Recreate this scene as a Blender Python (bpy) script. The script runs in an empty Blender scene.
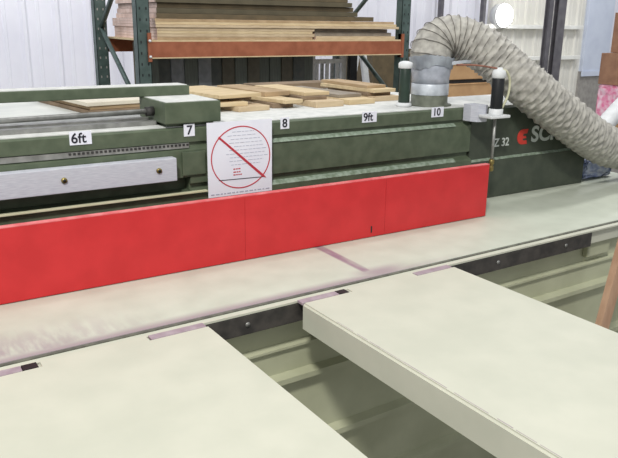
import bpy, bmesh, math, random
from mathutils import Vector, Matrix, Quaternion
random.seed(7)
S = bpy.context.scene
COL = S.collection

# ---------------------------------------------------------------- camera
cd = bpy.data.cameras.new('camera')
cam = bpy.data.objects.new('camera', cd); COL.objects.link(cam)
R = Matrix(((0.84077246, 0.14012874, -0.5229394),
            (-0.54121806, 0.2417968, -0.80536782),
            (0.01358989, 0.96015532, 0.27913629)))
# camera axes in world coordinates are the columns of R
q = R.copy()
q = Matrix(((q[0][0], q[0][1], q[0][2]), (-0.54121806, 0.2417968, -0.80536782), (q[2][0], q[2][1], q[2][2])))
cam.matrix_world = Matrix.Translation((0, 0, 1.53)) @ q.to_4x4()
cd.sensor_width = 36; cd.lens = 712.78 / 618 * 36; cd.clip_start = 0.02; cd.clip_end = 100
S.camera = cam

# ---------------------------------------------------------------- world, lights, exposure
w = bpy.data.worlds.new('world'); S.world = w; w.use_nodes = True
bg = w.node_tree.nodes['Background']; bg.inputs[0].default_value = (0.93, 0.96, 1.0, 1); bg.inputs[1].default_value = 0.5
def area(name, loc, target, sx, sy, power, color=(1, 1, 1)):
    l = bpy.data.lights.new(name, 'AREA'); l.shape = 'RECTANGLE'; l.size = sx; l.size_y = sy; l.energy = power; l.color = color
    o = bpy.data.objects.new(name, l); COL.objects.link(o); o.location = loc
    o.rotation_euler = (Vector(target) - Vector(loc)).to_track_quat('-Z', 'Y').to_euler()
    return o
area('ceiling_lamp', (-1.0, -0.75, 4.3), (1.4, 1.5, 0.9), 0.45, 0.45, 150, (1.0, 0.98, 0.94))
area('ceiling_lamp', (3.6, 2.4, 4.4), (3.2, 5.4, 0.9), 2.6, 0.6, 80, (1, 1, 1))
area('ceiling_lamp', (8.6, 5.6, 4.6), (8.0, 8.0, 1.3), 2.6, 0.6, 95, (1, 1, 1))
area('ceiling_lamp', (0.3, 5.2, 4.6), (1.2, 8.0, 1.3), 2.6, 0.6, 90, (0.96, 0.97, 1))
S.view_settings.view_transform = 'Standard'; S.view_settings.look = 'None'
S.view_settings.gamma = 1; S.view_settings.use_curve_mapping = False
S.view_settings.exposure = 0.13

# ---------------------------------------------------------------- materials
def lin(c):
    r = []
    for v in c:
        v /= 255.0
        r.append(v / 12.92 if v <= 0.04045 else ((v + 0.055) / 1.055) ** 2.4)
    return tuple(r) + (1,)
def mat(name, c1, c2=None, scale=8, rough=0.6, metal=0, stretch=(1, 1, 1), detail=4, bump=0, spec=0.4, lo=0.35, hi=0.65, coat=0):
    m = bpy.data.materials.new(name); m.use_nodes = True
    nt = m.node_tree; b = nt.nodes['Principled BSDF']
    b.inputs['Roughness'].default_value = rough; b.inputs['Metallic'].default_value = metal
    b.inputs['Specular IOR Level'].default_value = spec
    b.inputs['Coat Weight'].default_value = coat
    c2 = c2 or tuple(min(255, v * 0.93) for v in c1)
    tc = nt.nodes.new('ShaderNodeTexCoord'); mp = nt.nodes.new('ShaderNodeMapping'); mp.inputs['Scale'].default_value = stretch
    n = nt.nodes.new('ShaderNodeTexNoise'); n.inputs['Scale'].default_value = scale; n.inputs['Detail'].default_value = detail
    r = nt.nodes.new('ShaderNodeValToRGB')
    r.color_ramp.elements[0].position = lo; r.color_ramp.elements[0].color = lin(c1)
    r.color_ramp.elements[1].position = hi; r.color_ramp.elements[1].color = lin(c2)
    nt.links.new(tc.outputs['Object'], mp.inputs[0]); nt.links.new(mp.outputs[0], n.inputs['Vector'])
    nt.links.new(n.outputs['Fac'], r.inputs[0]); nt.links.new(r.outputs[0], b.inputs['Base Color'])
    if bump:
        bp = nt.nodes.new('ShaderNodeBump'); bp.inputs['Strength'].default_value = bump; bp.inputs['Distance'].default_value = 0.003
        nt.links.new(n.outputs['Fac'], bp.inputs['Height']); nt.links.new(bp.outputs[0], b.inputs['Normal'])
    m['ramp'] = r.name
    return m
M = {}
M['cream'] = mat('cream_paint', (203, 203, 186), (195, 196, 179), 9, 0.5, spec=0.5)
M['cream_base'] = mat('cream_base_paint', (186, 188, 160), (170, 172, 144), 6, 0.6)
M['green'] = mat('green_paint', (92, 102, 82), (78, 89, 70), 25, 0.5, spec=0.4)
M['green_dark'] = mat('dark_green_paint', (70, 76, 64), (60, 67, 56), 25, 0.5)
M['dust'] = mat('dusty_steel', (218, 218, 214), (198, 200, 196), 30, 0.8)
M['chip'] = mat('worn_edge', (150, 164, 148), (112, 126, 106), 60, 0.6)
M['red'] = mat('red_laminate', (204, 42, 46), (194, 36, 40), 14, 0.42, spec=0.5)
M['red_edge'] = mat('red_highlight_edge', (228, 130, 130), (214, 90, 94), 30, 0.5)
M['alu'] = mat('brushed_aluminium', (205, 207, 214), (188, 190, 200), 40, 0.55, 0.1, (1, 1, 12))
M['steel'] = mat('grey_steel', (160, 160, 156), (128, 128, 124), 30, 0.4, 0.5)
M['dark'] = mat('black_steel', (60, 58, 56), (46, 44, 44), 50, 0.6)
M['rail'] = mat('oiled_rail', (74, 70, 66), (52, 50, 48), 30, 0.5)
M['black'] = mat('black_rubber', (32, 34, 36), (24, 26, 28), 30, 0.5)
M['paper'] = mat('white_paper', (236, 238, 246), (230, 232, 242), 10, 0.7)
M['redink'] = mat('red_ink', (196, 66, 76), (184, 52, 64), 30, 0.7)
M['greyink'] = mat('grey_ink', (178, 182, 196), (168, 172, 186), 30, 0.7)
M['blackink'] = mat('black_ink', (38, 38, 48), (30, 30, 40), 30, 0.7)
M['whiteletter'] = mat('grey_letter', (206, 210, 206), (190, 196, 190), 30, 0.6)
M['hose'] = mat('grey_hose', (184, 181, 172), (150, 147, 140), 40, 0.6, spec=0.3)
M['wire'] = mat('hose_wire', (118, 112, 104), (96, 92, 86), 40, 0.5)
M['tape'] = mat('silver_tape', (214, 220, 226), (176, 182, 190), 22, 0.4, 0.2, bump=0.8)
M['collar'] = mat('galvanised_collar', (186, 190, 200), (158, 164, 174), 30, 0.4, 0.2)
M['collar_low'] = mat('grimy_collar', (122, 126, 112), (98, 102, 90), 30, 0.5, 0.3)
M['whiteplastic'] = mat('white_plastic', (222, 224, 224), (208, 210, 210), 20, 0.5)
M['brass'] = mat('brass', (150, 136, 84), (120, 104, 60), 40, 0.4, 0.6)
M['cable'] = mat('cream_cable', (208, 206, 176), (196, 194, 160), 20, 0.5)
M['cord'] = mat('brown_cord', (140, 92, 74), (120, 76, 60), 20, 0.6)
M['orange'] = mat('orange_steel', (162, 98, 70), (144, 84, 58), 15, 0.5)
M['rackgreen'] = mat('rack_green', (82, 98, 94), (64, 80, 76), 15, 0.5)
M['floor'] = mat('concrete', (150, 148, 142), (126, 124, 118), 3, 0.7)
M['wall'] = mat('white_wall_sheet', (238, 238, 246), (230, 230, 240), 2, 0.5)
M['wallc'] = mat('cream_wall_sheet', (232, 230, 222), (224, 222, 213), 2, 0.5)
M['girt'] = mat('wall_girt', (250, 250, 244), None, 5, 0.5)
M['door'] = mat('pale_blue_door', (214, 222, 238), (204, 212, 230), 4, 0.5)
M['card'] = mat('cardboard', (196, 158, 116), (180, 142, 102), 12, 0.8)
M['cardd'] = mat('brown_cardboard', (160, 122, 96), (142, 106, 84), 12, 0.8)
M['cardtape'] = mat('packing_tape', (176, 140, 100), (160, 126, 90), 12, 0.4)
M['pink'] = mat('pink_wrap', (224, 120, 158), (238, 210, 220), 24, 0.4)
M['bluebag'] = mat('blue_white_plastic', (120, 138, 190), (206, 212, 226), 26, 0.35, bump=1)
M['plank'] = mat('brown_plank', (196, 160, 132), (176, 140, 114), 10, 0.7, stretch=(4, 4, 1))
M['purple'] = mat('purple_worn_metal', (172, 158, 164), (150, 132, 142), 30, 0.5)
M['pole'] = mat('dark_pole', (110, 108, 112), (92, 90, 96), 10, 0.6)
M['grey'] = mat('grey_clutter', (168, 164, 158), (150, 146, 142), 15, 0.7)
M['tablewhite'] = mat('rear_table_laminate', (216, 218, 212), (200, 202, 198), 8, 0.6)
WOOD = [mat('pale_plywood', (206, 186, 154), (188, 166, 134), 10, 0.7, stretch=(1, 6, 6)),
        mat('tan_particleboard', (182, 158, 126), (164, 140, 108), 14, 0.8),
        mat('yellow_pine_board', (214, 194, 156), (196, 174, 136), 10, 0.7, stretch=(1, 6, 6)),
        mat('brown_board', (140, 120, 98), (120, 102, 82), 12, 0.8),
        mat('grey_brown_board', (152, 142, 128), (132, 122, 110), 12, 0.8)]
DARKB = [mat('dark_laminate', (104, 90, 66), (86, 76, 56), 10, 0.6),
         mat('dark_olive_laminate', (94, 86, 66), (80, 74, 56), 10, 0.6),
         mat('dark_grey_laminate', (92, 94, 90), (74, 78, 74), 10, 0.6),
         mat('mid_grey_laminate', (118, 120, 122), (104, 106, 108), 10, 0.6)]
STAND = [mat('grey_green_panel', (104, 110, 104), (88, 94, 88), 12, 0.6, stretch=(8, 8, 0.5)), mat('slate_panel', (88, 92, 90), (72, 78, 76), 12, 0.6), mat('light_slate_panel', (134, 138, 142), (112, 116, 120), 12, 0.6), mat('umber_panel', (96, 92, 80), (80, 78, 68), 12, 0.6)]
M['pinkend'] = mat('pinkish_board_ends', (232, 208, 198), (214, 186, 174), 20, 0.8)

M['palesheet'] = mat('pale_sheet', (222, 214, 196), (210, 202, 184), 8, 0.6)
# main table sheet: cream paint with real worn purple streaks (fixed to the sheet)
def table_mat():
    m = mat('worn_table_sheet', (201, 206, 190), (190, 195, 179), 9, 0.5, spec=0.5)
    nt = m.node_tree; b = nt.nodes['Principled BSDF']; r = nt.nodes[m['ramp']]
    geo = nt.nodes.new('ShaderNodeNewGeometry'); sp = nt.nodes.new('ShaderNodeSeparateXYZ')
    nt.links.new(geo.outputs['Position'], sp.inputs[0])
    def math_(op, a, b_, cl=False):
        n = nt.nodes.new('ShaderNodeMath'); n.operation = op; n.use_clamp = cl
        for i, v in enumerate((a, b_)):
            if isinstance(v, (int, float)): n.inputs[i].default_value = v
            else: nt.links.new(v, n.inputs[i])
        return n.outputs[0]
    def smooth(v, a, b_):   # 0 at a, 1 at b_
        n = nt.nodes.new('ShaderNodeMapRange'); n.interpolation_type = 'SMOOTHSTEP'
        nt.links.new(v, n.inputs[0]); n.inputs[1].default_value = a; n.inputs[2].default_value = b_
        if a > b_:
            n.inputs[1].default_value = b_; n.inputs[2].default_value = a; n.inputs[3].default_value = 1; n.inputs[4].default_value = 0
        return n.outputs[0]
    X = sp.outputs[0]; Y = math_('SUBTRACT', sp.outputs[1], math_('MULTIPLY', math_('SUBTRACT', X, 0.2), 0.021))
    ns = nt.nodes.new('ShaderNodeTexNoise'); ns.inputs['Scale'].default_value = 40; ns.inputs['Detail'].default_value = 6
    mp = nt.nodes.new('ShaderNodeMapping'); mp.inputs['Scale'].default_value = (1.0, 0.25, 1)
    nt.links.new(geo.outputs['Position'], mp.inputs[0]); nt.links.new(mp.outputs[0], ns.inputs[0])
    nz = smooth(ns.outputs['Fac'], 0.3, 0.65)
    edge = math_('MULTIPLY', smooth(Y, 1.385, 1.345), smooth(X, 1.5, 1.0))
    wide = math_('MULTIPLY', smooth(Y, 1.52, 1.36), smooth(X, 0.6, 0.15))
    wide = math_('MULTIPLY', wide, nz)
    # crosswise streak beneath the fence
    dx = math_('ABSOLUTE', math_('SUBTRACT', X, math_('ADD', 1.10, math_('MULTIPLY', math_('SUBTRACT', Y, 1.5), 0.03))), 0)
    streak = math_('MULTIPLY', smooth(dx, 0.018, 0.009), smooth(Y, 1.36, 1.40))
    streak = math_('MULTIPLY', streak, math_('ADD', 0.55, math_('MULTIPLY', nz, 0.45)))
    foot = math_('MULTIPLY', smooth(math_('ABSOLUTE', math_('SUBTRACT', X, 1.13), 0), 0.12, 0.01), smooth(Y, 1.42, 1.37))
    mask = math_('MAXIMUM', math_('MAXIMUM', math_('MULTIPLY', edge, 0.75), math_('MULTIPLY', wide, 0.75)), math_('MAXIMUM', streak, math_('MULTIPLY', foot, 0.7)), True)
    mx = nt.nodes.new('ShaderNodeMix'); mx.data_type = 'RGBA'
    nt.links.new(mask, mx.inputs[0]); nt.links.new(r.outputs[0], mx.inputs[6]); mx.inputs[7].default_value = lin((146, 122, 136))
    nt.links.new(mx.outputs[2], b.inputs['Base Color'])
    return m
M['table'] = table_mat()

# ---------------------------------------------------------------- mesh helpers
def box(bm, x0, x1, y0, y1, z0, z1, bev=0.0, mi=0, rot=None, piv=None):
    r = bmesh.ops.create_cube(bm, size=1)
    vs = r['verts']
    for v in vs:
        v.co = Vector(((x0 + x1) / 2 + v.co.x * (x1 - x0), (y0 + y1) / 2 + v.co.y * (y1 - y0), (z0 + z1) / 2 + v.co.z * (z1 - z0)))
    fs = list({f for v in vs for f in v.link_faces})
    for f in fs: f.material_index = mi
    if bev:
        es = list({e for v in vs for e in v.link_edges})
        rr = bmesh.ops.bevel(bm, geom=es, offset=bev, segments=2, profile=0.6, affect='EDGES')
        vs = list({v for f in rr['faces'] for v in f.verts} | {v for v in vs if v.is_valid})
    if rot is not None:
        c = Vector(piv) if piv else Vector(((x0 + x1) / 2, (y0 + y1) / 2, (z0 + z1) / 2))
        for v in vs: v.co = rot @ (v.co - c) + c
    return vs
def prism(bm, pts, axis, a, b, mi=0):
    """extrude closed outline pts (2-D) along axis from a to b"""
    def P(p, t):
        if axis == 'x': return (t, p[0], p[1])
        if axis == 'y': return (p[0], t, p[1])
        return (p[0], p[1], t)
    v0 = [bm.verts.new(P(p, a)) for p in pts]; v1 = [bm.verts.new(P(p, b)) for p in pts]
    n = len(pts); fs = [bm.faces.new(v0), bm.faces.new(v1[::-1])]
    for i in range(n): fs.append(bm.faces.new((v0[i], v1[i], v1[(i + 1) % n], v0[(i + 1) % n])))
    for f in fs: f.material_index = mi
    bmesh.ops.recalc_face_normals(bm, faces=fs)
    return v0 + v1
def lathe(bm, cx, cy, prof, n=28, mi=0):
    """prof: list of (radius, z), around the vertical axis"""
    rings = []
    for r, z in prof:
        rings.append([bm.verts.new((cx + r * math.cos(2 * math.pi * k / n), cy + r * math.sin(2 * math.pi * k / n), z)) for k in range(n)])
    fs = []
    for a, b in zip(rings, rings[1:]):
        for k in range(n): fs.append(bm.faces.new((a[k], a[(k + 1) % n], b[(k + 1) % n], b[k])))
    fs.append(bm.faces.new(rings[0][::-1])); fs.append(bm.faces.new(rings[-1]))
    for f in fs: f.material_index = mi; f.smooth = len(f.verts) == 4
    bmesh.ops.recalc_face_normals(bm, faces=fs)
def spline(P, n):
    P = [Vector(p) for p in P]; P = [2 * P[0] - P[1]] + P + [2 * P[-1] - P[-2]]
    out = []
    for i in range(1, len(P) - 2):
        for k in range(n):
            t = k / n; a, b, c, d = P[i - 1:i + 3]
            out.append(0.5 * ((2 * b) + (c - a) * t + (2 * a - 5 * b + 4 * c - d) * t * t + (3 * b - a - 3 * c + d) * t ** 3))
    out.append(P[-2]); return out
def frames(pts):
    T = [(pts[min(i + 1, len(pts) - 1)] - pts[max(i - 1, 0)]).normalized() for i in range(len(pts))]
    u = T[0].orthogonal().normalized(); F = []
    for t in T:
        u = (u - t * u.dot(t)).normalized(); F.append((t, u, t.cross(u)))
    return F
def tube(bm, pts, rad, n=12, caps=True, mi=0):
    pts = [Vector(p) for p in pts]; F = frames(pts); rings = []; fs = []
    for i, (p, (t, u, v)) in enumerate(zip(pts, F)):
        rings.append([bm.verts.new(p + (u * math.cos(2 * math.pi * k / n) + v * math.sin(2 * math.pi * k / n)) * (rad(i, 2 * math.pi * k / n) if callable(rad) else rad)) for k in range(n)])
    for a, b in zip(rings, rings[1:]):
        for k in range(n): fs.append(bm.faces.new((a[k], a[(k + 1) % n], b[(k + 1) % n], b[k])))
    if caps: fs.append(bm.faces.new(rings[0][::-1])); fs.append(bm.faces.new(rings[-1]))
    for f in fs: f.smooth = True; f.material_index = mi
    bmesh.ops.recalc_face_normals(bm, faces=fs)
def resample(pts, step):
    out = [pts[0]]; acc = 0
    for a, b in zip(pts, pts[1:]):
        L = (b - a).length
        while acc + L >= step:
            a = a + (b - a) * ((step - acc) / L); L = (b - a).length; out.append(a); acc = 0
        acc += L
    return out
def obj(name, bm, mats, parent=None, label=None):
    if not isinstance(mats, (list, tuple)): mats = [mats]
    me = bpy.data.meshes.new(name)
    if parent is not None: bmesh.ops.translate(bm, verts=bm.verts, vec=-WL(parent))
    bm.to_mesh(me); bm.free()
    for m in mats: me.materials.append(m)
    o = bpy.data.objects.new(name, me); COL.objects.link(o)
    if parent is not None: o.parent = parent
    if label: o['label'] = label
    return o
def WL(o):
    v = Vector((0, 0, 0))
    while o is not None: v += o.location; o = o.parent
    return v
def centred(o):
    """move a one-mesh thing's origin to its base"""
    me = o.data; xs = [v.co for v in me.vertices]
    c = Vector(((min(v.x for v in xs) + max(v.x for v in xs)) / 2, (min(v.y for v in xs) + max(v.y for v in xs)) / 2, min(v.z for v in xs)))
    me.transform(Matrix.Translation(-c)); o.location = c; return o
def tag(o, label, cat, group=None, kind=None):
    o['label'] = label; o['category'] = cat
    if group: o['group'] = group
    if kind: o['kind'] = kind
    return o
def thing(name, label, cat, loc, group=None):
    o = bpy.data.objects.new(name, None); COL.objects.link(o); o.location = loc; o.empty_display_size = 0.1
    return tag(o, label, cat, group)
def struct(name, bm, m, label=None):
    o = obj(name, bm, m); o['kind'] = 'structure'
    if label: o['label'] = label
    return o
def B(*a, **k):
    bm = bmesh.new(); box(bm, *a, **k); return bm
def text_mesh(name, body, x, y, z, size, m, parent, bold=0.0, xs=1.0, depth=0.0006):
    """letters standing on a wall that faces -Y, bottom left corner at x, z"""
    cu = bpy.data.curves.new(name, 'FONT'); cu.body = body; cu.size = size; cu.extrude = depth; cu.offset = bold
    t = bpy.data.objects.new('tmp', cu); COL.objects.link(t)
    bpy.context.view_layer.update()
    me = bpy.data.meshes.new_from_object(t.evaluated_get(bpy.context.evaluated_depsgraph_get()))
    bpy.data.objects.remove(t); me.name = name
    me.transform(Matrix.Translation(Vector((x, y, z)) - WL(parent)) @ Matrix.Rotation(math.pi / 2, 4, 'X') @ Matrix.Diagonal((xs, 1, 1, 1)))
    me.materials.clear(); me.materials.append(m)
    o = bpy.data.objects.new(name, me); COL.objects.link(o); o.parent = parent
    return o

# ================================================================ THE SETTING
struct('floor', B(-5, 14, -3, 10, -0.1, 0), M['floor'])
def corrugated(x0, x1, y, z0, z1, pitch):
    bm = bmesh.new(); pts = []; x = x0
    while x < x1 - 1e-6:
        for dx, dy in ((0, 0), (pitch * 0.08, -0.03), (pitch * 0.18, -0.03), (pitch * 0.26, 0), (pitch * 0.5, 0), (pitch * 0.53, -0.008), (pitch * 0.6, -0.008), (pitch * 0.63, 0)):
            if x + dx < x1: pts.append((x + dx, y + dy))
        x += pitch
    pts.append((x1, y)); pts += [(x1, y + 0.08), (x0, y + 0.08)]
    prism(bm, pts, 'z', z0, z1); return bm
struct('wall_back', corrugated(-3, 8.36, 8.0, 0, 4.2, 0.33), M['wall'])
struct('wall_right', corrugated(8.36, 10.58, 7.95, 0, 4.2, 0.25), M['wallc'])
struct('wall_end', B(11.3, 14, 8.0, 8.1, 0, 4.2), M['wall'])
for i, (z, xa) in enumerate(((1.50, 8.0), (1.02, 8.36))):
    struct('trim_%d' % (i + 1), B(xa, 10.45, 7.84, 7.91, z - 0.03, z + 0.03, bev=0.006), M['girt'])
bm = bmesh.new()
box(bm, 10.62, 11.3, 7.9, 7.96, 0.78, 4.0, bev=0.004); box(bm, 10.6, 11.32, 7.88, 7.9, 0.70, 0.78)
struct('door_1', bm, M['door'])
struct('wall_kick', B(10.58, 11.3, 7.92, 8.0, 0, 0.78), M['grey'])
for x in (7.84, 8.08):
    bm = bmesh.new(); wd = 0.075 if x < 8 else 0.15
    x += 0.09 if x < 8 else 0.03
    box(bm, x, x + wd, 6.5, 6.512, 0.0, 4.0); box(bm, x, x + wd, 6.568, 6.58, 0.0, 4.0); box(bm, x + wd / 2 - 0.006, x + wd / 2 + 0.006, 6.51, 6.57, 0, 4.0)
    o = obj('steel_column', bm, M['pole'])
    tag(o, 'narrow dark steel column in front of the cream wall, left one of the pair' if x < 8 else 'wider dark steel column before the cream wall, right one of the pair', 'column', kind='structure')
for x in (7.28, 8.12):
    tag(struct('wall_conduit', B(x, x + 0.05, 7.86, 7.93, 0, 4.2), M['pole']), 'thin dark conduit running up the white wall', 'pipe', kind='structure')

# glowing disc added to stand for a bright glare spot on the wall
glare = thing('wall_glare', 'small round white glowing disc added for a glare on the wall above the hose', 'glare', (8.50, 7.76, 1.66))
bm = bmesh.new(); tube(bm, [(8.50, 7.80, 1.66), (8.50, 7.93, 1.66)], 0.17, 24); obj('glare_backing', bm, M['whiteplastic'], glare)
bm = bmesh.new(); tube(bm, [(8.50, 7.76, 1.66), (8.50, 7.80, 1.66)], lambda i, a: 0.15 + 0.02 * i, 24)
em = bpy.data.materials.new('glare_glow'); em.use_nodes = True
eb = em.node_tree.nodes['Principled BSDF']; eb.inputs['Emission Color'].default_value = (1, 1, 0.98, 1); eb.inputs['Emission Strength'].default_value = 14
obj('glare_disc', bm, em, glare)

# ================================================================ PANEL SAW
# ---- saw bed: table sheet, base, rail
bed = thing('saw_bed', 'long cream steel saw bed with worn table top and ribbed base', 'machine table', (1.4, 1.6, 0))
bm = bmesh.new(); box(bm, -0.5, 2.86, 1.346, 1.98, 0.862, 0.9, bev=0.0012); obj('table_top', bm, M['table'], bed)
bm = bmesh.new()
prism(bm, [(1.3185, 0.8955), (1.337, 0.8955), (1.337, 0.845), (1.332, 0.845), (1.332, 0.8905), (1.3185, 0.8905)], 'x', -0.5, 2.86)
obj('edge_rail', bm, M['cream'], bed)
bm = bmesh.new(); box(bm, -0.5, 2.86, 1.3372, 1.3458, 0.85, 0.8980); obj('groove_strip', bm, mat('groove_shade_grey', (112, 112, 100), (86, 86, 78), 40, 0.7), bed, 'dull grey strip added for the dark groove along the table edge')  # added strip; its dull grey stands in for shade in the open groove
bm = bmesh.new(); box(bm, 0.0, 1.972, 1.3185, 1.3315, 0.842, 0.889, bev=0.002)
mr = obj('mounting_bar', bm, M['rail'], bed, 'dark steel bar bolted below the table edge')
for x in (0.70, 1.53, 1.84):
    bm = bmesh.new(); tube(bm, [(x, 1.3158, 0.867), (x, 1.319, 0.867)], 0.006, 12); obj('bolt', bm, M['steel'], mr)
# base front: pressed panel with horizontal steps
bm = bmesh.new()
prof = [(0, 0), (1.366, 0.86), (1.366, 0.772), (1.350, 0.766), (1.350, 0.760), (1.360, 0.756), (1.360, 0.694), (1.338, 0.686), (1.338, 0.672), (1.362, 0.662),
        (1.362, 0.500), (1.340, 0.490), (1.340, 0.474), (1.364, 0.464), (1.364, 0.308), (1.342, 0.298), (1.342, 0.282), (1.366, 0.272), (1.366, 0.0), (1.9, 0), (1.9, 0.86)]
prism(bm, prof[1:], 'x', -0.5, 2.85)
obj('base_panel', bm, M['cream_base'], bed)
bm = bmesh.new(); box(bm, 2.0, 2.12, 1.345, 1.365, 0.79, 0.86, bev=0.004); obj('bracket', bm, M['cream_base'], bed)

def skew(o, x0=0.2, k=0.021):     # front edge of the bed runs slightly out of true with the fence
    wx = WL(o)
    for v in o.data.vertices:
        if v.co.y + wx.y < 1.45: v.co.y += k * (v.co.x + wx.x - x0)
for o in bed.children_recursive: skew(o)

# ---- saw beam
beam = thing('saw_beam', 'long dark green pressure beam of the panel saw above the red fence', 'machine beam', (0.8, 2.0, 0.9))
bm = bmesh.new()
bp = [(1.820, 0.902), (1.820, 1.056), (1.826, 1.062), (1.846, 1.070), (1.846, 1.084), (1.834, 1.087), (1.834, 1.182), (1.848, 1.192), (1.848, 1.202), (1.840, 1.204), (1.840, 1.240), (1.845, 1.245), (2.190, 1.245), (2.190, 0.902)]
prism(bm, bp, 'x', 0.79, 1.878)
bp2 = [(1.820, 0.902), (1.820, 1.060), (1.824, 1.064), (1.875, 1.066), (1.875, 1.104), (1.834, 1.106), (1.834, 1.182), (1.848, 1.192), (1.848, 1.202), (1.840, 1.204), (1.840, 1.240), (1.845, 1.245), (2.190, 1.245), (2.190, 0.902)]
prism(bm, bp2, 'x', -0.5, 0.79)
obj('beam_housing', bm, M['green'], beam)
bm = bmesh.new(); box(bm, -0.5, 1.88, 1.852, 2.188, 1.2451, 1.2475); obj('dusty_cover', bm, M['dust'], beam, 'pale dusty top sheet of the beam')
bm = bmesh.new(); prism(bm, [(1.8185, 1.0575), (1.8255, 1.0635), (1.835, 1.0685), (1.835, 1.0655), (1.820, 1.0555)], 'x', 0.86, 1.80)
obj('lower_ledge', bm, M['chip'], beam)
bm = bmesh.new(); prism(bm, [(1.830, 1.183), (1.8335, 1.187), (1.8440, 1.193), (1.8440, 1.190), (1.834, 1.182)], 'x', 0.86, 1.80)
obj('upper_ledge', bm, M['chip'], beam)
bm = bmesh.new(); box(bm, -0.5, 0.83, 1.806, 1.8195, 1.064, 1.069, bev=0.001); obj('lower_guide', bm, M['cable'], beam, 'pale worn guide strip under the aluminium plate')
bm = bmesh.new(); box(bm, -0.5, 0.79, 1.836, 1.850, 1.188, 1.202); x = 0.46
while x < 0.785:
    box(bm, x, x + 0.0065, 1.8345, 1.837, 1.1945, 1.2005, mi=1); x += 0.0115
obj('toothed_rack', bm, [M['steel'], M['dark']], beam)
# vertical access-panel seam right of the aluminium plate
bm = bmesh.new(); box(bm, 0.765, 0.835, 1.826, 1.833, 1.112, 1.178, bev=0.002); obj('access_cover', bm, M['green'], beam)
# aluminium plate
bm = bmesh.new(); box(bm, -0.5, 0.737, 1.800, 1.832, 1.107, 1.170, bev=0.002)
pl = obj('side_plate', bm, M['alu'], beam, 'long pale aluminium plate')
for x in (0.435, 0.685):
    bm = bmesh.new(); tube(bm, [(x, 1.796, 1.140), (x, 1.801, 1.140)], 0.0075, 14); obj('bolt', bm, M['brass'], pl)
    bm = bmesh.new(); tube(bm, [(x, 1.7945, 1.140), (x, 1.7965, 1.140)], 0.004, 8); obj('bolt_socket', bm, M['black'], pl)
# bar, block and rod on top
bm = bmesh.new(); box(bm, -0.5, 0.868, 2.0, 2.075, 1.316, 1.345, bev=0.003); obj('upper_bar', bm, M['green'], beam)
bm = bmesh.new(); box(bm, -0.5, 0.862, 2.004, 2.073, 1.345, 1.3465); obj('upper_bar_dust', bm, M['dust'], beam)
bm = bmesh.new(); box(bm, 0.722, 0.888, 1.832, 2.03, 1.257, 1.315, bev=0.003); box(bm, 0.735, 0.875, 1.855, 2.02, 1.2475, 1.257); blk = obj('motor_block', bm, M['green'], beam)
bm = bmesh.new(); box(bm, 0.728, 0.882, 1.838, 2.024, 1.315, 1.3165); obj('block_dust', bm, M['dust'], blk)
bm = bmesh.new(); box(bm, 0.78, 0.86, 2.0, 2.07, 1.3, 1.316); box(bm, -0.48, -0.4, 1.99, 2.08, 1.2475, 1.316); obj('bar_support', bm, M['green'], beam)
bm = bmesh.new(); tube(bm, [(-0.5, 1.92, 1.273), (0.724, 1.92, 1.285)], 0.0075, 14); obj('guide_rod', bm, M['steel'], beam)
bm = bmesh.new(); tube(bm, [(0.700, 1.92, 1.284), (0.7225, 1.92, 1.285)], 0.013, 14); obj('rod_bushing', bm, M['dark'], beam)
bm = bmesh.new(); prism(bm, [(1.90, 1.2475), (1.985, 1.2475), (1.985, 1.262), (1.96, 1.262), (1.96, 1.256), (1.925, 1.256), (1.925, 1.260), (1.90, 1.260)], 'x', -0.5, 0.722); obj('guide_track', bm, M['steel'], beam)
# stickers of the foot scale
def sticker(txt, x, wd, tx, xs=1.0, size=0.036):
    bm = bmesh.new(); box(bm, x - wd / 2, x + wd / 2, 1.8375, 1.8398, 1.220, 1.254)
    s = obj('scale_sticker', bm, M['paper'], beam, 'white sticker reading ' + txt)
    text_mesh('scale_number', txt, x - wd / 2 + tx, 1.8368, 1.2255, size, M['blackink'], s, 0.0004, xs)
sticker('6ft', 0.494, 0.056, 0.003)
sticker('7', 0.793, 0.032, 0.007)
sticker('8', 1.102, 0.030, 0.005)
sticker('9ft', 1.421, 0.058, 0.003)
sticker('10', 1.716, 0.054, 0.004)

# ---- saw cabinet
cab = thing('saw_cabinet', 'dark green saw head cabinet with red emblem at the right end of the beam', 'machine cabinet', (2.21, 2.05, 0.9))
bm = bmesh.new()
cp = [(1.830, 0.9015), (1.830, 1.046), (1.837, 1.053), (1.837, 1.234), (1.843, 1.240), (2.18, 1.240), (2.18, 0.9015)]
prism(bm, cp, 'x', 1.882, 2.33)
vs = prism(bm, cp, 'x', 2.33, 2.542)
for v in vs:
    if v.co.x > 2.5 and v.co.z > 1.2: v.co.z -= 0.12
obj('cabinet_body', bm, M['green_dark'], cab)
bm = bmesh.new(); prism(bm, [(1.8275, 1.0455), (1.8365, 1.0535), (1.8365, 1.050), (1.8298, 1.0455)], 'x', 1.885, 2.54); obj('cabinet_ledge', bm, M['chip'], cab)
bm = bmesh.new(); box(bm, 1.884, 2.33, 1.85, 2.17, 1.2401, 1.2425); obj('cabinet_lid', bm, M['dust'], cab, 'pale dusty cabinet lid')
text_mesh('lettering', 'Z 32', 2.006, 1.8366, 1.093, 0.043, M['whiteletter'], cab, 0.0008, 0.98)
text_mesh('lettering', 'SCM', 2.208, 1.8366, 1.097, 0.084, M['whiteletter'], cab, 0.0022, 1.12)
bm = bmesh.new()
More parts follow.
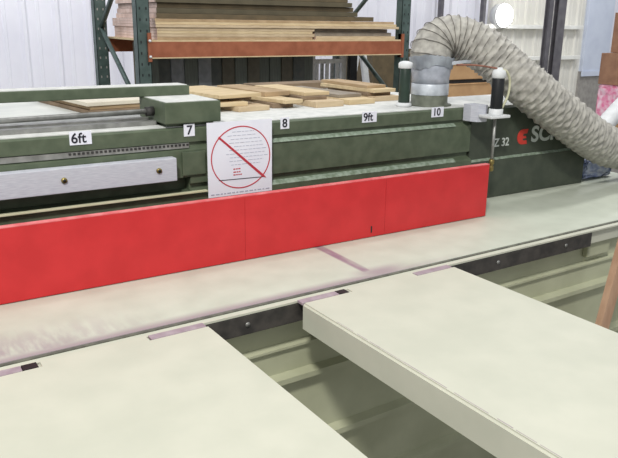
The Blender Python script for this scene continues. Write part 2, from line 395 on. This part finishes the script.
# red emblem: rounded left side, two bars and a notch on the right
out = []
for k in range(13):
    a = math.pi / 2 + math.pi * k / 12
    out.append((2.168 + 0.028 * math.cos(a), 1.106 + 0.032 * math.sin(a)))
out += [(2.196, 1.074), (2.192, 1.090), (2.172, 1.090), (2.170, 1.099), (2.190, 1.099), (2.187, 1.109), (2.170, 1.109), (2.172, 1.119), (2.192, 1.119), (2.198, 1.138)]
out = [(x - 0.010, 1.119 + (z - 1.106) * 0.9) for x, z in out]
prism(bm, out, 'y', 1.8355, 1.8375); obj('emblem', bm, mat('emblem_red', (210, 66, 54), (196, 54, 44), 20, 0.5), cab)

# ---- red fence
fence = thing('safety_fence', 'long bright red guard board standing on edge on the saw table', 'fence', (0.7, 1.655, 0.9))
bm = bmesh.new(); box(bm, -0.5, 1.786, 1.645, 1.663, 0.9015, 1.080, bev=0.0025); obj('guard_board', bm, M['red'], fence)
bm = bmesh.new(); box(bm, -0.495, 1.785, 1.6448, 1.6632, 1.0792, 1.0822, bev=0.0006); obj('board_edge', bm, M['red_edge'], fence, 'pink highlight painted along the top edge of the guard board')  # highlight along the top edge put into the strip's pink colour
bm = bmesh.new()
bm.free(); seam = mat('dark_red_seam', (172, 26, 32), None, 20, 0.5)
for x in (0.862, 1.345): obj('panel_seam', B(x, x + 0.0008, 1.6446, 1.6452, 0.905, 1.076), seam, fence)
bm = bmesh.new(); box(bm, 1.292, 1.297, 1.6442, 1.6452, 0.915, 0.936); obj('saw_nick', bm, M['black'], fence)

# ---- extension tables (two, cut-outs at the bed side)
def ext_table(x0, label):
    L = 0.494; y0 = -0.05; yb = 1.294
    t = thing('extension_table', label, 'table', (x0 + L / 2, 0.6, 0), 'cream extension tables in front of the saw')
    a, b = x0 + 0.140, x0 + 0.362
    bm = bmesh.new()
    o = [(x0, y0), (x0 + L, y0), (x0 + L, yb), (b, yb), (b, 1.3165), (a, 1.3165), (a, yb), (x0, yb)]
    prism(bm, o, 'z', 0.836, 0.900)
    es = [e for e in bm.edges if all(v.co.z > 0.899 for v in e.verts)] + [e for e in bm.edges if abs(e.verts[0].co.z - e.verts[1].co.z) > 0.05]
    bmesh.ops.bevel(bm, geom=es, offset=0.005, segments=3, affect='EDGES')
    bot = [f for f in bm.faces if f.normal.z < -0.9]
    bmesh.ops.inset_region(bm, faces=bot, thickness=0.006)
    bot = [f for f in bm.faces if f.normal.z < -0.9 and f.calc_area() > 0.1]
    bmesh.ops.translate(bm, verts=list({v for f in bot for v in f.verts}), vec=(0, 0, 0.055))
    obj('table_top', bm, M['cream'], t)
    for k in (0.3, 0.75): obj('cross_rail', B(x0 + 0.008, x0 + L - 0.008, k, k + 0.03, 0.85, 0.8905), M['cream_base'], t)
    for p, q_ in ((x0 + 0.002, a - 0.030), (b + 0.002, x0 + L - 0.006)):
        bm = bmesh.new(); box(bm, p, q_, yb + 0.001, 1.3175, 0.892, 0.8985, bev=0.001); obj('hook_bracket', bm, M['purple'], t, 'worn purplish metal bracket')
    bm = bmesh.new(); box(bm, a - 0.029, a - 0.001, yb + 0.0005, 1.3175, 0.8895, 0.8985); obj('notch_dark', bm, M['black'], t)  # black block added to paint the dark of the open notch
    bm = bmesh.new(); y = 1.16
    while y > 0.25:
        l = random.uniform(0.03, 0.12); w_ = random.uniform(0.0006, 0.0016); box(bm, x0 + 0.007, x0 + 0.007 + w_, y - l, y, 0.8995, 0.9004); y -= l + random.uniform(0, 0.02)
    obj('worn_edge', bm, M['purple'], t, 'purplish scuffed line along the edge')
    for x in (x0 + 0.04, x0 + L - 0.08):
        bm = bmesh.new(); box(bm, x, x + 0.04, y0 + 0.02, y0 + 0.06, 0.0, 0.8905, bev=0.003); obj('leg', bm, M['cream_base'], t)
    for o in t.children:
        if o.name.split('.')[0] not in ('leg', 'cross_rail'): skew(o)
    return t
ext_table(0.832, 'cream extension table right of the open gap, at the centre of the photo')
ext_table(0.099, 'cream extension table in the lower left corner of the photo')

# ================================================================ DUST HOSE
hose = thing('dust_hose', 'thick grey ribbed dust extraction hose arching over the saw cabinet', 'hose', (1.775, 1.95, 1.2476))
path = spline([(1.775, 1.955, 1.385), (1.778, 1.958, 1.425), (1.800, 1.965, 1.458), (1.845, 1.955, 1.483), (1.900, 1.925, 1.476), (1.955, 1.88, 1.443), (2.004, 1.84, 1.398),
               (2.084, 1.765, 1.312), (2.272, 1.735, 1.196), (2.536, 1.745, 1.072), (2.80, 1.755, 1.012), (3.02, 1.80, 0.93), (3.15, 1.88, 0.72), (3.2, 1.98, 0.40), (3.3, 2.12, 0.10)], 24)
hp = resample(path, 0.0032)
NP = 48
def hose_r(i, a):
    s = i * 0.0032
    turn = 2 * math.pi * s / 0.0215 + a
    rib = max(0, math.cos(turn)) ** 3
    wr = math.cos(9 * a + s * 150) * 0.0022 + math.cos(11 * a - s * 170) * 0.0019
    t = min(1, s / 0.28)
    return 0.0715 + 0.004 * t + 0.0055 * rib * (0.55 + 0.45 * t) + wr * t
bm = bmesh.new(); tube(bm, hp, hose_r, NP, caps=False); obj('hose_body', bm, M['hose'], hose)
F = frames(hp); wp = []
# coarse wire spiral showing on the bend
N = 560; Lw = 0.34
for k in range(N):
    s = 0.03 + Lw * k / N; i = min(len(hp) - 2, int(s / 0.0032)); f = s / 0.0032 - i
    p = hp[i].lerp(hp[i + 1], f); t, u, v = F[i]; a = -2 * math.pi * s / 0.0215
    rr = 0.0785
    wp.append(p + (u * math.cos(a) + v * math.sin(a)) * rr)
bm = bmesh.new(); tube(bm, wp, 0.0013, 5); obj('wire_spiral', bm, M['wire'], hose)
bm = bmesh.new(); lathe(bm, 1.775, 1.95, [(0.080, 1.2477), (0.080, 1.252), (0.0655, 1.254), (0.0655, 1.291), (0.064, 1.292)], 40); obj('collar_base', bm, M['collar_low'], hose)
bm = bmesh.new(); lathe(bm, 1.775, 1.95, [(0.0665, 1.286), (0.0672, 1.287), (0.0672, 1.324), (0.0665, 1.325)], 40); obj('tape_band', bm, M['tape'], hose)
bm = bmesh.new(); lathe(bm, 1.775, 1.95, [(0.0660, 1.325), (0.0670, 1.345), (0.0695, 1.365), (0.072, 1.385), (0.071, 1.392)], 40); obj('collar', bm, M['collar'], hose)
# torn tape wrapped around the top of the collar
bm = bmesh.new(); n = 64; r0 = []; r1 = []
for k in range(n):
    a = 2 * math.pi * k / n; rr = 0.0770 + 0.0018 * random.random()
    z0 = 1.380 + 0.008 * math.sin(3 * a + 1) + 0.006 * random.random(); z1 = 1.418 + 0.006 * math.sin(2 * a) + 0.004 * random.random()
    r0.append(bm.verts.new((1.775 + (rr - 0.003) * math.cos(a), 1.95 + (rr - 0.003) * math.sin(a), z0)))
    r1.append(bm.verts.new((1.777 + (rr + 0.003) * math.cos(a), 1.952 + (rr + 0.003) * math.sin(a), z1)))
for k in range(n): bm.faces.new((r0[k], r0[(k + 1) % n], r1[(k + 1) % n], r1[k]))
bmesh.ops.solidify(bm, geom=bm.faces[:], thickness=0.0015); obj('torn_tape', bm, M['tape'], hose)
bm = bmesh.new(); prism(bm, [(1.80, 1.392), (1.862, 1.398), (1.935, 1.396), (1.937, 1.405), (1.862, 1.408), (1.80, 1.404)], 'y', 1.868, 1.872); obj('tape_tail', bm, M['tape'], hose)

# ================================================================ PNEUMATIC CYLINDERS
cyl = thing('pneumatic_cylinder', 'black air cylinder with white caps above the right end of the red fence', 'cylinder', (1.93, 1.785, 1.0))
cx, cy = 1.896, 1.740
bm = bmesh.new(); lathe(bm, cx, cy, [(0.0205, 1.232), (0.021, 1.233), (0.021, 1.335), (0.0205, 1.336)]); obj('cylinder_body', bm, M['black'], cyl)
bm = bmesh.new(); lathe(bm, cx, cy, [(0.020, 1.336), (0.024, 1.339), (0.024, 1.352), (0.021, 1.362), (0.012, 1.366), (0.010, 1.372)]); obj('top_cap', bm, M['whiteplastic'], cyl)
bm = bmesh.new(); lathe(bm, cx, cy, [(0.024, 1.212), (0.0245, 1.214), (0.0245, 1.231), (0.022, 1.233)]); obj('bottom_cap', bm, M['whiteplastic'], cyl)
bm = bmesh.new(); box(bm, cx - 0.050, cx + 0.043, cy - 0.03, cy + 0.032, 1.202, 1.212, bev=0.003); obj('flange', bm, M['whiteplastic'], cyl)
bm = bmesh.new(); lathe(bm, cx, cy, [(0.0055, 1.03), (0.0055, 1.202)], 12); obj('piston_rod', bm, M['steel'], cyl)
bm = bmesh.new(); lathe(bm, cx, cy, [(0.006, 1.012), (0.009, 1.016), (0.009, 1.030), (0.006, 1.034), (0.010, 1.040), (0.010, 1.052), (0.006, 1.056)], 12); obj('rod_clip', bm, M['brass'], cyl)
bm = bmesh.new()
prism(bm, [(cx - 0.060, 1.800), (cx - 0.05, 1.775), (cx - 0.02, 1.768), (cx - 0.004, 1.775), (cx - 0.004, 1.8355), (cx - 0.060, 1.8355)], 'z', 1.185, 1.243)
obj('bracket', bm, M['alu'], cyl)
bm = bmesh.new(); tube(bm, spline([(cx + 0.01, cy, 1.366), (cx + 0.035, cy - 0.004, 1.356), (cx + 0.052, cy - 0.004, 1.325), (cx + 0.050, cy - 0.004, 1.28), (cx + 0.034, cy - 0.002, 1.245), (cx + 0.022, cy, 1.224)], 8), 0.0042, 8); obj('air_line', bm, M['cable'], cyl)
bm = bmesh.new(); tube(bm, spline([(cx - 0.008, cy, 1.369), (cx - 0.05, cy + 0.06, 1.377), (cx - 0.085, cy + 0.12, 1.376)], 8), 0.003, 8); obj('cord', bm, M['cord'], cyl)

cyl.location += Vector((0, 0, 0.017))
cx, cy = 1.657, 1.95
cyl2 = thing('pneumatic_cylinder', 'small dark air cylinder with white cap standing on the beam left of the hose', 'cylinder', (cx, cy, 1.2477))
bm = bmesh.new(); lathe(bm, cx, cy, [(0.0195, 1.262), (0.020, 1.263), (0.020, 1.378), (0.0195, 1.379)]); obj('cylinder_body', bm, mat('dark_green_tube', (44, 60, 50), (36, 50, 42), 20, 0.4), cyl2)
bm = bmesh.new(); lathe(bm, cx, cy, [(0.021, 1.379), (0.025, 1.381), (0.025, 1.395), (0.022, 1.400), (0.010, 1.404)]); obj('top_cap', bm, M['whiteplastic'], cyl2)
bm = bmesh.new(); lathe(bm, cx, cy, [(0.027, 1.2477), (0.027, 1.258), (0.022, 1.262)]); obj('bottom_cap', bm, M['whiteplastic'], cyl2)

# ================================================================ PAPER SIGN
sg = thing('paper_sign', 'white paper notice with red circle and slash hung on the green beam', 'sign', (0.945, 1.812, 1.043))
bm = bmesh.new(); n = 64; ccx, ccz, ra, rb = 0.948, 1.152, 0.096, 0.091
o1 = []; i1 = []
for k in range(n):
    a = 2 * math.pi * k / n
    o1.append((bm.verts.new((ccx + ra * math.cos(a), 1.8112, ccz + rb * math.sin(a))), bm.verts.new((ccx + ra * math.cos(a), 1.812, ccz + rb * math.sin(a)))))
    i1.append((bm.verts.new((ccx + (ra - .0032) * math.cos(a), 1.8112, ccz + (rb - .0032) * math.sin(a))), bm.verts.new((ccx + (ra - .0032) * math.cos(a), 1.812, ccz + (rb - .0032) * math.sin(a)))))
for k in range(n):
    j = (k + 1) % n
    bm.faces.new((o1[k][0], o1[j][0], i1[j][0], i1[k][0])); bm.faces.new((o1[k][0], o1[k][1], o1[j][1], o1[j][0])); bm.faces.new((i1[k][0], i1[j][0], i1[j][1], i1[k][1]))
prism(bm, [(0.875, 1.213), (0.879, 1.217), (1.023, 1.093), (1.030, 1.084), (1.016, 1.089)], 'y', 1.8108, 1.812)
obj('prohibition_symbol', bm, M['redink'], sg)
bm = bmesh.new(); prism(bm, [(0.875, 1.0900), (0.875, 1.0918), (1.025, 1.0885), (1.025, 1.0867)], 'y', 1.8110, 1.812); obj('rule_line', bm, M['blackink'], sg)
bm = bmesh.new(); box(bm, 0.842, 1.050, 1.812, 1.8135, 1.043, 1.257)
for k, (a, b) in enumerate(((0.92, 0.99), (0.905, 0.995), (0.915, 1.01), (0.91, 1.015), (0.925, 1.02), (0.91, 1.03), (0.90, 1.025), (0.912, 1.035), (0.91, 1.02), (0.915, 1.01))):
    z = 1.226 - k * 0.0105; x = a
    while x < b:
        l = random.uniform(0.006, 0.016); box(bm, x, min(b, x + l), 1.8114, 1.812, z, z + 0.0014, mi=1); x += l + 0.003
x = 0.85
while x < 1.04:
    l = random.uniform(0.006, 0.014); box(bm, x, x + l, 1.8114, 1.812, 1.049, 1.0525, mi=1); x += l + 0.004
for z in (1.118, 1.109, 1.101):
    x = 0.922
    while x < 0.945:
        l = random.uniform(0.004, 0.009); box(bm, x, x + l, 1.8114, 1.812, z, z + 0.0032, mi=2); x += l + 0.002
obj('printed_sheet', bm, [M['paper'], M['greyink'], M['redink']], sg)

sg.location.x -= 0.008

# ================================================================ REAR BENCH AND SCRAPS
rb_ = thing('rear_bench', 'long pale outfeed bench behind the green beam', 'bench', (0.75, 2.5, 0))
bm = bmesh.new(); box(bm, -0.5, 2.0, 2.20, 2.80, 1.215, 1.245, bev=0.003); obj('bench_top', bm, M['tablewhite'], rb_)
for x in (-0.4, 0.8, 1.9):
    for y in (2.25, 2.70):
        bm = bmesh.new(); box(bm, x, x + 0.07, y, y + 0.07, 0, 1.215); obj('leg', bm, M['green'], rb_)
def board(name, x0, x1, y0, y1, z, th, m, rz, label, group, bev=0.0015, mats=None):
    bm = bmesh.new(); box(bm, -(x1 - x0) / 2, (x1 - x0) / 2, -(y1 - y0) / 2, (y1 - y0) / 2, 0, th, bev=bev)
    o = obj(name, bm, m); o.location = ((x0 + x1) / 2, (y0 + y1) / 2, z); o.rotation_euler = (0, 0, rz)
    return tag(o, label, 'board', group)
G = 'offcut boards behind the beam'
# big sheets at left
for k, (dx, dy, c, lb) in enumerate(((0, 0, 3, 'brown edged plywood sheet at the left behind the beam, bottom of three'),
                                     (0.008, 0.01, 1, 'tan plywood sheet at the left behind the beam, middle of three'),
                                     (-0.004, 0.004, 2, 'pale topmost plywood sheet of the pile behind the guide rod'))):
    board('plywood_sheet', 0.60 + dx, 1.00 + dx, 2.24 + dy, 2.68 + dy, 1.2455 + k * 0.0125, 0.012, M['palesheet'] if c == 2 else WOOD[c], 0.12, lb, 'plywood sheets at left')
T = 0.0165
scr = [ # x0,x1,y0,y1,level z offset, thickness, wood, rot, label
 (1.05, 1.17, 2.06, 2.30, 0.0, .016, 0, .08, 'pale offcut at the bottom of the pile right of the motor block'),
 (1.00, 1.12, 2.08, 2.40, .0165, .013, 2, -.10, 'yellow offcut second from bottom right of the motor block'),
 (1.05, 1.14, 2.14, 2.44, .030, .010, 3, .10, 'dark brown offcut third up in the pile right of the motor block'),
 (0.98, 1.15, 2.10, 2.44, .0405, .012, 2, .16, 'pale yellow board lying on top of the leftmost offcut pile'),
 (1.215, 1.295, 2.10, 2.40, 0.0, .016, 3, -.02, 'brown offcut lying low above the number 8'),
 (1.215, 1.295, 2.07, 2.34, .0165, .012, 2, .18, 'pale crooked offcut resting above the number 8'),
 (1.22, 1.325, 2.20, 2.52, .029, .016, 1, .10, 'tan topped board behind the crooked offcut'),
 (1.345, 1.465, 2.05, 2.30, 0.0, .020, 0, .05, 'thick tan block between the 8 and 9ft stickers'),
 (1.35, 1.45, 2.11, 2.42, .0205, .011, 3, -.10, 'brown board on the thick tan block'),
 (1.345, 1.455, 2.13, 2.46, .032, .013, 2, .06, 'yellow board topmost of the middle offcut pile'),
 (1.50, 1.62, 2.07, 2.30, 0.0, .018, 2, .04, 'pale pinkish offcut lying above the 9ft sticker'),
 (1.49, 1.60, 2.14, 2.50, .0185, .012, 4, .10, 'grey board on the offcut above the 9ft sticker'),
 (1.655, 1.775, 2.12, 2.40, 0.0, .018, 0, .02, 'pinkish bottom offcut beside the small dark cylinder'),
 (1.66, 1.765, 2.15, 2.44, .0185, .012, 3, -.06, 'brown offcut in the middle of the rightmost pile'),
 (1.65, 1.76, 2.13, 2.46, .031, .013, 2, .06, 'yellow offcut high in the rightmost pile'),
 (1.66, 1.75, 2.17, 2.48, .0445, .011, 1, .00, 'tan board topmost of the rightmost pile'),
 (1.05, 1.40, 2.64, 2.76, .0, .020, 4, .03, 'long grey strip lying at the back of the bench behind the offcut piles'),
 (1.45, 1.90, 2.66, 2.77, .0, .026, 3, .03, 'long brown strip at the back of the bench near the hose'),
]
for (x0, x1, y0, y1, dz, th, c, rz, lb) in scr:
    board('wood_offcut', x0, x1, y0, y1, 1.2478 + dz, th, WOOD[c], rz, lb, G)

# ================================================================ PALLET RACK
rack = thing('pallet_rack', 'storage rack with dark green posts and orange beams behind the saw', 'rack', (3.0, 5.5, 0))
for x in (1.79, 4.18):
    for y in (5.0, 5.97):
        bm = bmesh.new()
        box(bm, x, x + 0.095, y, y + 0.004, 0, 2.6); box(bm, x, x + 0.004, y, y + 0.08, 0, 2.6); box(bm, x + 0.091, x + 0.095, y, y + 0.08, 0, 2.6)
        box(bm, x - 0.02, x + 0.115, y - 0.02, y + 0.1, 0, 0.008)
        z = 0.3
        while z < 2.5:
            for dx in (0.02, 0.067): box(bm, x + dx, x + dx + 0.010, y - 0.001, y, z, z + 0.018, mi=1)
            z += 0.0762
        obj('post', bm, [M['rackgreen'], M['grey'] if (x < 2 and y > 5.5) else M['black']], rack)
    for k, (za, zb) in enumerate(((0.25, 0.85), (0.85, 1.46), (1.46, 2.1), (2.1, 2.5))):
        bm = bmesh.new(); ya, yb = (5.97, 5.09) if k % 2 == 0 else (5.09, 5.97)
        tube(bm, [(x + 0.047, ya, za), (x + 0.047, yb, zb)], 0.02, 4); obj('brace', bm, M['rackgreen'], rack)
for y in (5.0, 6.0):
    bm = bmesh.new(); yy = y - 0.012 if y < 5.5 else y
    prism(bm, [(yy, 1.270), (yy, 1.378), (yy + 0.03, 1.378), (yy + 0.03, 1.366), (yy + 0.05, 1.366), (yy + 0.05, 1.270)], 'x', 1.886, 4.18)
    box(bm, 1.86, 1.886, yy - 0.004, yy + 0.05, 1.24, 1.44); box(bm, 4.18, 4.205, yy - 0.004, yy + 0.05, 1.24, 1.44)
    bb = obj('beam', bm, M['orange'], rack)
    if y < 5.5:
        for z in (1.275, 1.385):
            bm = bmesh.new(); tube(bm, [(1.873, yy - 0.012, z), (1.873, yy - 0.004, z)], 0.010, 10); obj('rivet', bm, M['whiteplastic'], bb)
bm = bmesh.new(); box(bm, 1.89, 4.176, 4.995, 6.04, 1.3785, 1.391); obj('shelf_deck', bm, WOOD[2], rack)
bm = bmesh.new(); box(bm, 1.886, 4.18, 4.985, 4.99, 1.262, 1.270); obj('beam_lip', bm, WOOD[2], rack)

def stockboard(x0, x1, y0, y1, z, th, m, label, group):
    bm = bmesh.new(); box(bm, x0, x1, y0, y1, z, z + th, bev=0.0015)
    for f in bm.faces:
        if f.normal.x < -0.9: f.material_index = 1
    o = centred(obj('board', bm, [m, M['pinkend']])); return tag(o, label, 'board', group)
z = 1.3912
ords = ['lowest', 'second from bottom', 'third from bottom', 'fourth from bottom', 'fifth from bottom', 'sixth from bottom', 'seventh from bottom', 'eighth from bottom', 'ninth from bottom', 'tenth from bottom']
for k in range(4):
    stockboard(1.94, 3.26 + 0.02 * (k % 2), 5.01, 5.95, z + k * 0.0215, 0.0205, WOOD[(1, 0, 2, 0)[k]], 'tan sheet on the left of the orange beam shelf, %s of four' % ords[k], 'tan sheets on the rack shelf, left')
for k in range(3):
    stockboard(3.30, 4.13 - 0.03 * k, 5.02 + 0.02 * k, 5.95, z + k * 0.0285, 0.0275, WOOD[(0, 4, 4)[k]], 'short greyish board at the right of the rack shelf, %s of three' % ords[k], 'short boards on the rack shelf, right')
z2 = z + 0.0865
for k in range(3):
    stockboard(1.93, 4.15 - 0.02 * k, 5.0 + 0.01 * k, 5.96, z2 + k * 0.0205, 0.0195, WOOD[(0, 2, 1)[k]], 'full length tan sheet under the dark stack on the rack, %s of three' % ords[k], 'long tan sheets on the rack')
z3 = z2 + 0.062
for k in range(9):
    xr = 3.74 - 0.035 * max(0, k - 1) if k > 0 else 3.90
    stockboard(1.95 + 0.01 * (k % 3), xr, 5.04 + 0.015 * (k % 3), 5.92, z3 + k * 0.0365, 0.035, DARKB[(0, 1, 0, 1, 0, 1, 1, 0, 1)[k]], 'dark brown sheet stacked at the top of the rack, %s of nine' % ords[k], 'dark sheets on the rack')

# dark sheets standing below the shelf
pos = ['farthest left', 'second from left', 'third from left', 'fourth from left', 'fifth from left', 'sixth from left', 'seventh from left', 'eighth from left', 'ninth from left', 'tenth from left', 'eleventh from left', 'twelfth from left', 'thirteenth from left', 'fourteenth from left']
for k in range(14):
    x = 2.04 + k * 0.112; wd = 0.1105
    bm = bmesh.new(); box(bm, -wd / 2, wd / 2, -0.012, 0.012, 0, 1.345 - 0.006 * ((k * 5) % 3), bev=0.001)
    o = obj('standing_panel', bm, STAND[(0, 1, 2, 0, 2, 1, 3, 0, 3, 0, 0, 3, 1, 0)[k]]); o.location = (x, 5.42 + 0.012 * ((k * 3) % 4), 0.0); o.rotation_euler = (0, 0, math.radians(1.5 * ((k % 3) - 1)))
    tag(o, 'narrow dark panel leaning upright below the rack shelf, %s' % pos[k], 'panel', 'dark panels standing under the rack')
bm = bmesh.new(); box(bm, 1.98, 3.60, 5.62, 5.65, 0, 1.36); tag(centred(obj('backing_sheet', bm, DARKB[1])), 'wide dark sheet standing behind the narrow upright panels under the rack', 'sheet')
# white slatted gate
gt = thing('slatted_gate', 'white frame with vertical grey slats standing under the rack', 'gate', (3.8, 5.6, 0))
bm = bmesh.new()
for a, b in ((3.63, 3.68), (3.98, 4.03)): box(bm, a, b, 5.6, 5.64, 0, 1.25)
box(bm, 3.68, 3.98, 5.6, 5.64, 1.16, 1.2); box(bm, 3.68, 3.98, 5.6, 5.64, 0.2, 0.25); obj('gate_frame', bm, M['whiteplastic'], gt)
for k in range(5):
    bm = bmesh.new(); box(bm, 3.695 + k * 0.057, 3.725 + k * 0.057, 5.61, 5.63, 0.25, 1.16); obj('slat', bm, M['steel'] if k % 2 else M['whiteplastic'], gt)
bm = bmesh.new(); box(bm, 4.04, 4.12, 5.55, 5.60, 0, 1.27); tag(centred(obj('dark_post', bm, M['black'])), 'black upright post between the slatted gate and the white trestle', 'post')
tr = thing('trestle', 'white A shaped trestle standing under the right end of the rack', 'trestle', (4.77, 6.38, 0))
for (xa, xb) in ((4.46, 4.70), (5.0, 4.76)):
    bm = bmesh.new(); prism(bm, [(xa, 0.0), (xa + 0.07, 0.0), (xb + 0.07, 1.27), (xb, 1.27)], 'y', 6.36, 6.40); obj('leg', bm, M['whiteplastic'], tr)
bm = bmesh.new(); box(bm, 4.63, 4.92, 6.354, 6.36, 0.85, 0.89); obj('crossbar', bm, M['whiteplastic'], tr)
# dark crates behind
for k, (x0, x1, z1, lb) in enumerate(((5.10, 5.70, 0.6, 'dark brown crate at the bottom under the rack, right'), (5.12, 5.75, 1.24, 'dark brown crate at the top under the rack, right'))):
    bm = bmesh.new(); z0 = 0 if k == 0 else 0.601
    box(bm, x0, x1, 6.6, 7.2, z0, z1, bev=0.004); c = centred(obj('crate', bm, DARKB[0])); tag(c, lb, 'crate', 'dark crates under the rack')

# ================================================================ BOXES
def carton(x0, x1, y0, y1, z0, z1, m, label, group=None):
    t = thing('cardboard_box', label, 'box', ((x0 + x1) / 2, (y0 + y1) / 2, z0), group)
    bm = bmesh.new(); box(bm, x0, x1, y0, y1, z0, z1, bev=0.004); obj('box_body', bm, m, t)
    bm = bmesh.new(); yc = (y0 + y1) / 2; box(bm, x0 + 0.01, x1 - 0.01, yc - 0.025, yc + 0.025, z1, z1 + 0.001); box(bm, x0 - 0.001, x0, yc - 0.025, yc + 0.025, z1 - 0.06, z1)
    obj('packing_tape', bm, M['cardtape'], t)
    bm = bmesh.new(); box(bm, x0 + 0.005, x1 - 0.005, y0 + 0.0, y0 - 0.003, z1 - 0.006, z1 - 0.002); obj('flap', bm, m, t)
    return t
GB = 'cartons stacked behind the hose collar'
carton(3.0, 3.56, 3.2, 3.42, 0.0, 0.60, M['card'], 'tan carton at the bottom of the stack behind the air cylinder', GB)
carton(2.98, 3.58, 3.2, 3.42, 0.602, 1.182, M['card'], 'tan carton in the middle of the stack behind the air cylinder', GB)
carton(2.99, 3.56, 3.2, 3.42, 1.206, 1.300, M['card'], 'shallow tan carton on top of the stack behind the air cylinder', GB)
tag(centred(obj('dark_gap_strip', B(3.03, 3.53, 3.22, 3.41, 1.1835, 1.2055), M['dark'])), 'dark strip added for the dark gap between the two upper tan cartons', 'gap_fill')  # dark strip added where the cartons leave a shaded gap
carton(6.42, 7.10, 4.0, 4.6, 0.0, 0.62, M['cardd'], 'brown carton on the floor beneath the pink wrapped bundle')
carton(6.46, 7.10, 4.0, 4.6, 0.965, 1.27, M['cardd'], 'brown carton at the right edge beyond the hose, above pink wrap')
carton(6.60, 7.15, 4.05, 4.6, 1.272, 1.66, M['cardd'], 'upper brown carton cut off at the top right edge')
bm = bmesh.new(); box(bm, 6.44, 7.05, 4.02, 4.58, 0.622, 0.962, bev=0.03)
bmesh.ops.subdivide_edges(bm, edges=bm.edges[:], cuts=3, use_grid_fill=True)
for v in bm.verts: v.co += Vector((random.uniform(-.01, .01), random.uniform(-.012, .012), 0))
tag(centred(obj('wrapped_bundle', bm, M['pink'])), 'pink plastic wrapped bundle under the brown carton at the right edge', 'bundle')
bm = bmesh.new(); tube(bm, spline([(4.05, 3.0, 0.0), (4.1, 3.0, 0.55), (4.26, 3.0, 0.80), (4.45, 3.0, 0.96), (4.75, 3.0, 1.16)], 10), 0.06, 20)
tag(centred(obj('duct_pipe', bm, M['whiteplastic'])), 'pale round duct pipe slanting up behind the hose at right', 'pipe')
# blue plastic bag by the cabinet
bm = bmesh.new(); box(bm, 2.575, 2.77, 1.852, 1.95, 0.9012, 0.990, bev=0.02)
bmesh.ops.subdivide_edges(bm, edges=bm.edges[:], cuts=5, use_grid_fill=True)
for v in bm.verts:
    if v.co.z > 0.91: v.co += Vector((random.uniform(-.006, .006), random.uniform(-.007, .007), random.uniform(-.007, .007)))
for f in bm.faces: f.smooth = True
tag(centred(obj('plastic_bag', bm, M['bluebag'])), 'crumpled blue and white plastic bag beside the green cabinet under the hose', 'bag')
bm = bmesh.new(); box(bm, 3.35, 3.9, 2.45, 2.9, 0, 0.84, bev=0.006); tag(centred(obj('crate', bm, M['grey'])), 'grey crate behind the saw bed at the right edge, below the hose', 'crate')
# plank leaning between the tables
bm = bmesh.new()
prism(bm, [(1.71, 0.0), (1.755, 0.0), (1.955, 0.93), (1.91, 0.93)], 'y', 1.20, 1.222)
tag(centred(obj('wooden_plank', bm, M['plank'])), 'brown wooden plank leaning in the gap right of the extension table', 'plank')
